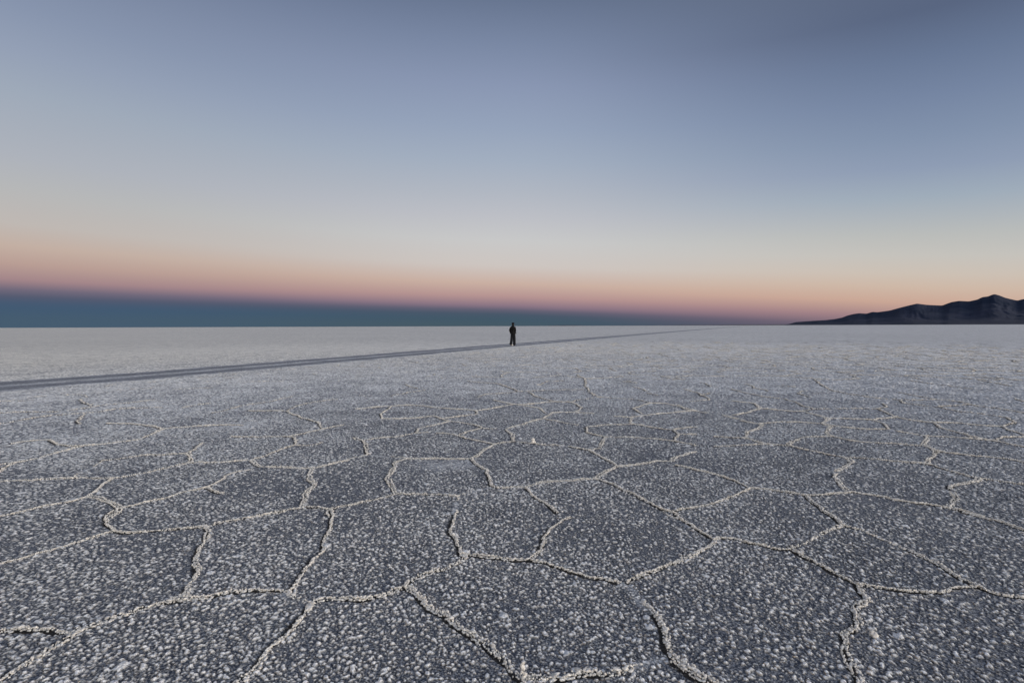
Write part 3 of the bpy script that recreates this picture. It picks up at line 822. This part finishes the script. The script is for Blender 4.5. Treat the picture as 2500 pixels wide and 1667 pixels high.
# hands in the pockets: a palm and five fingers each
for sgn, wr in ((-1, 19), (1, 23)):
    wx_, wy_, wz_ = body[wr][:3]
    pi = len(body); body.append((wx_ - sgn * .01, wy_ + .025, wz_ - .05, .030, .014)); be.append((wr, pi))
    for q, (dx, ln_) in enumerate(((-.027, .060), (-.009, .072), (.009, .068), (.026, .055))):
        a = len(body); body.append((wx_ - sgn * .01 + dx, wy_ + .035, wz_ - .05 - ln_ * .55, .0085)); be.append((pi, a))
        b_ = len(body); body.append((wx_ - sgn * .01 + dx, wy_ + .025, wz_ - .05 - ln_, .0075)); be.append((a, b_))
    a = len(body); body.append((wx_ - sgn * .045, wy_ + .045, wz_ - .045, .010)); be.append((pi, a))
    b_ = len(body); body.append((wx_ - sgn * .060, wy_ + .055, wz_ - .075, .009)); be.append((a, b_))
skin('body', body, be, M_SKIN, walker, 2, 0)
# jacket: torso with sleeves, loose hem over the hips
jj_ = [(.01, 0, .80, .20, .17), (.01, 0, .95, .205, .17), (.0, .01, 1.12, .235, .18), (-.01, .01, 1.28, .26, .18), (-.01, .01, 1.38, .20, .15), (0, .02, 1.47, .105, .10), (0, .025, 1.53, .09, .09),
 (-.150, 0, 1.36, .115, .115), (-.205, -.02, 1.26, .110, .11), (-.240, -.03, 1.145, .100, .10), (-.200, .03, 1.06, .090, .09), (-.150, .08, .99, .080, .08),
 (.135, 0, 1.36, .110, .115), (.165, -.02, 1.26, .100, .11), (.180, -.04, 1.15, .090, .10), (.165, .03, 1.06, .080, .085), (.145, .08, .99, .075, .08)]
je = [(0, 1), (1, 2), (2, 3), (3, 4), (4, 5), (5, 6), (4, 7), (7, 8), (8, 9), (9, 10), (10, 11), (4, 12), (12, 13), (13, 14), (14, 15), (15, 16)]
jk = skin('jacket', jj_, je, M_JACKET, walker, 2, 2)
rings('hem', [(.01, 0, .78, .185, .150), (.01, 0, .81, .190, .155), (.01, 0, .90, .185, .150), (.0, .0, 1.0, .175, .145)], M_JACKET, jk, 22, .03)
rings('collar', [(0, .02, 1.44, .105, .10), (0, .022, 1.50, .090, .090), (0, .025, 1.545, .080, .084), (0, .027, 1.565, .082, .086)], M_JACKET, jk, 18, .03, False)
# trousers: wide straight legs
tj = [(0, 0, .93, .21, .17), (0, 0, .82, .215, .17), (-.092, -.01, .70, .130, .135), (-.105, -.04, .50, .120, .12), (-.125, -.12, .30, .115, .12), (-.150, -.20, .14, .118, .125), (-.165, -.235, .10, .110, .11),
 (.092, .02, .70, .130, .135), (.100, .05, .50, .120, .125), (.106, .04, .30, .118, .125), (.108, .02, .13, .118, .13), (.104, .02, .06, .115, .125)]
te = [(0, 1), (1, 2), (2, 3), (3, 4), (4, 5), (5, 6), (1, 7), (7, 8), (8, 9), (9, 10), (10, 11)]
skin('trousers', tj, te, M_PANTS, walker, 2, 0)
# face and ears (seen only from the far side)
import bmesh
def ball(name, loc, s, mat, parent, sub=2):
    bm = bmesh.new(); bmesh.ops.create_icosphere(bm, subdivisions=sub, radius=1)
    for v in bm.verts: v.co = Vector((v.co.x * s[0] + loc[0], v.co.y * s[1] + loc[1], v.co.z * s[2] + loc[2]))
    for f in bm.faces: f.smooth = True
    me = bpy.data.meshes.new(name); bm.to_mesh(me); bm.free(); me.materials.append(mat)
    o = bpy.data.objects.new(name, me); C.objects.link(o); o.parent = parent; return o
ball('ear', (-.083, .03, 1.625), (.012, .020, .032), M_SKIN, walker); ball('ear', (.083, .03, 1.625), (.012, .020, .032), M_SKIN, walker)
ball('nose', (.02, .138, 1.615), (.014, .020, .024), M_SKIN, walker); ball('mouth', (.02, .122, 1.575), (.026, .008, .007), cloth('lips', (.25, .08, .07)), walker)
ball('eye', (-.012, .122, 1.645), (.012, .008, .008), M_HAIR, walker); ball('eye', (.050, .118, 1.645), (.012, .008, .008), M_HAIR, walker)
rings('hair', [(0, .018, 1.555, .062, .070), (0, .015, 1.59, .080, .090), (0, .014, 1.64, .090, .104), (0, .016, 1.675, .091, .105)], M_HAIR, walker, 18, .03)
# flat-topped cap with its brim turned to the right
cp = rings('cap', [(0, .02, 1.645, .104, .116), (0, .02, 1.69, .110, .122), (0, .02, 1.735, .110, .120), (0, .02, 1.758, .104, .112), (0, .02, 1.766, .06, .07)], M_CAP, walker, 22, .012)
bm = bmesh.new(); vv = []
for zt in (0, .012):
    row = []
    for s in range(13):
        a = math.radians(-62 + 124 * s / 12 + 25)
        row.append((bm.verts.new((.096 * math.cos(a), .02 + .108 * math.sin(a), 1.694 + zt)), bm.verts.new((.145 * math.cos(a) + .012, .02 + .140 * math.sin(a), 1.700 + zt * .8 - .012 * math.cos(a)))))
    vv.append(row)
for s in range(12):
    a, b = vv[0][s], vv[0][s + 1]; c, d = vv[1][s], vv[1][s + 1]
    bm.faces.new((a[0], b[0], b[1], a[1])); bm.faces.new((c[0], c[1], d[1], d[0])); bm.faces.new((a[1], b[1], d[1], c[1])); bm.faces.new((a[0], c[0], d[0], b[0]))
bm.faces.new((vv[0][0][0], vv[0][0][1], vv[1][0][1], vv[1][0][0])); bm.faces.new((vv[0][12][0], vv[1][12][0], vv[1][12][1], vv[0][12][1]))
me = bpy.data.meshes.new('brim'); bm.to_mesh(me); bm.free(); me.materials.append(M_CAP); bo = bpy.data.objects.new('brim', me); C.objects.link(bo); bo.parent = cp
# shoes: left heel lifted so the pale shoe shows, right foot flat under the trouser leg
def shoe(loc, rx, rz, upper, label=None):
    e = bpy.data.meshes.new('shoe')
    prof = [(-.11, .040, .075), (-.09, .046, .095), (-.03, .044, .10), (.03, .047, .085), (.09, .052, .065), (.15, .046, .052), (.175, .025, .038)]
    V = []; F = []; seg = 14
    for (y, w, h) in prof:
        for s in range(seg):
            a = 2 * math.pi * s / seg; V.append((w * math.cos(a), y, .028 + max(0, h - .028) * .5 * (1 + math.sin(a)) if True else 0))
    for q in range(len(prof) - 1):
        for s in range(seg):
            t = (s + 1) % seg; F.append((q * seg + s, (q + 1) * seg + s, (q + 1) * seg + t, q * seg + t))
    F.append(tuple(range(seg))); F.append(tuple(range((len(prof) - 1) * seg, len(prof) * seg))[::-1])
    e.from_pydata(V, [], F); e.materials.append(upper)
    for p in e.polygons: p.use_smooth = True
    o = bpy.data.objects.new('shoe', e); C.objects.link(o); o.parent = walker; o.location = loc; o.rotation_euler = (rx, 0, rz)
    bm = bmesh.new(); out = [(-.115, .030), (-.10, .044), (-.05, .043), (0, .040), (.05, .048), (.10, .056), (.15, .050), (.175, .034), (.185, .010)]
    o1 = [(w, y) for y, w in out] + [(-w, y) for y, w in out[::-1]]
    lo = [bm.verts.new((x, y, 0)) for x, y in o1]; hi = [bm.verts.new((x * 1.02, y * 1.01, .032)) for x, y in o1]
    bm.faces.new(lo[::-1]); bm.faces.new(hi)
    for s in range(len(o1)):
        t = (s + 1) % len(o1); bm.faces.new((lo[s], lo[t], hi[t], hi[s]))
    m2 = bpy.data.meshes.new('sole'); bm.to_mesh(m2); bm.free(); m2.materials.append(M_SOLE)
    m2.materials[0] = M_SOLE if label.startswith('white') else M_SHOE
    so = bpy.data.objects.new('sole', m2); C.objects.link(so); so.parent = o
    if label: o['label'] = label
    return o
shoe((-.105, -.155, .090), math.radians(-38), math.radians(-28), M_SOLE, 'white shoe with its heel lifted')
shoe((.100, .05, .0), 0, math.radians(-6), M_SHOE, 'dark shoe flat on the salt')
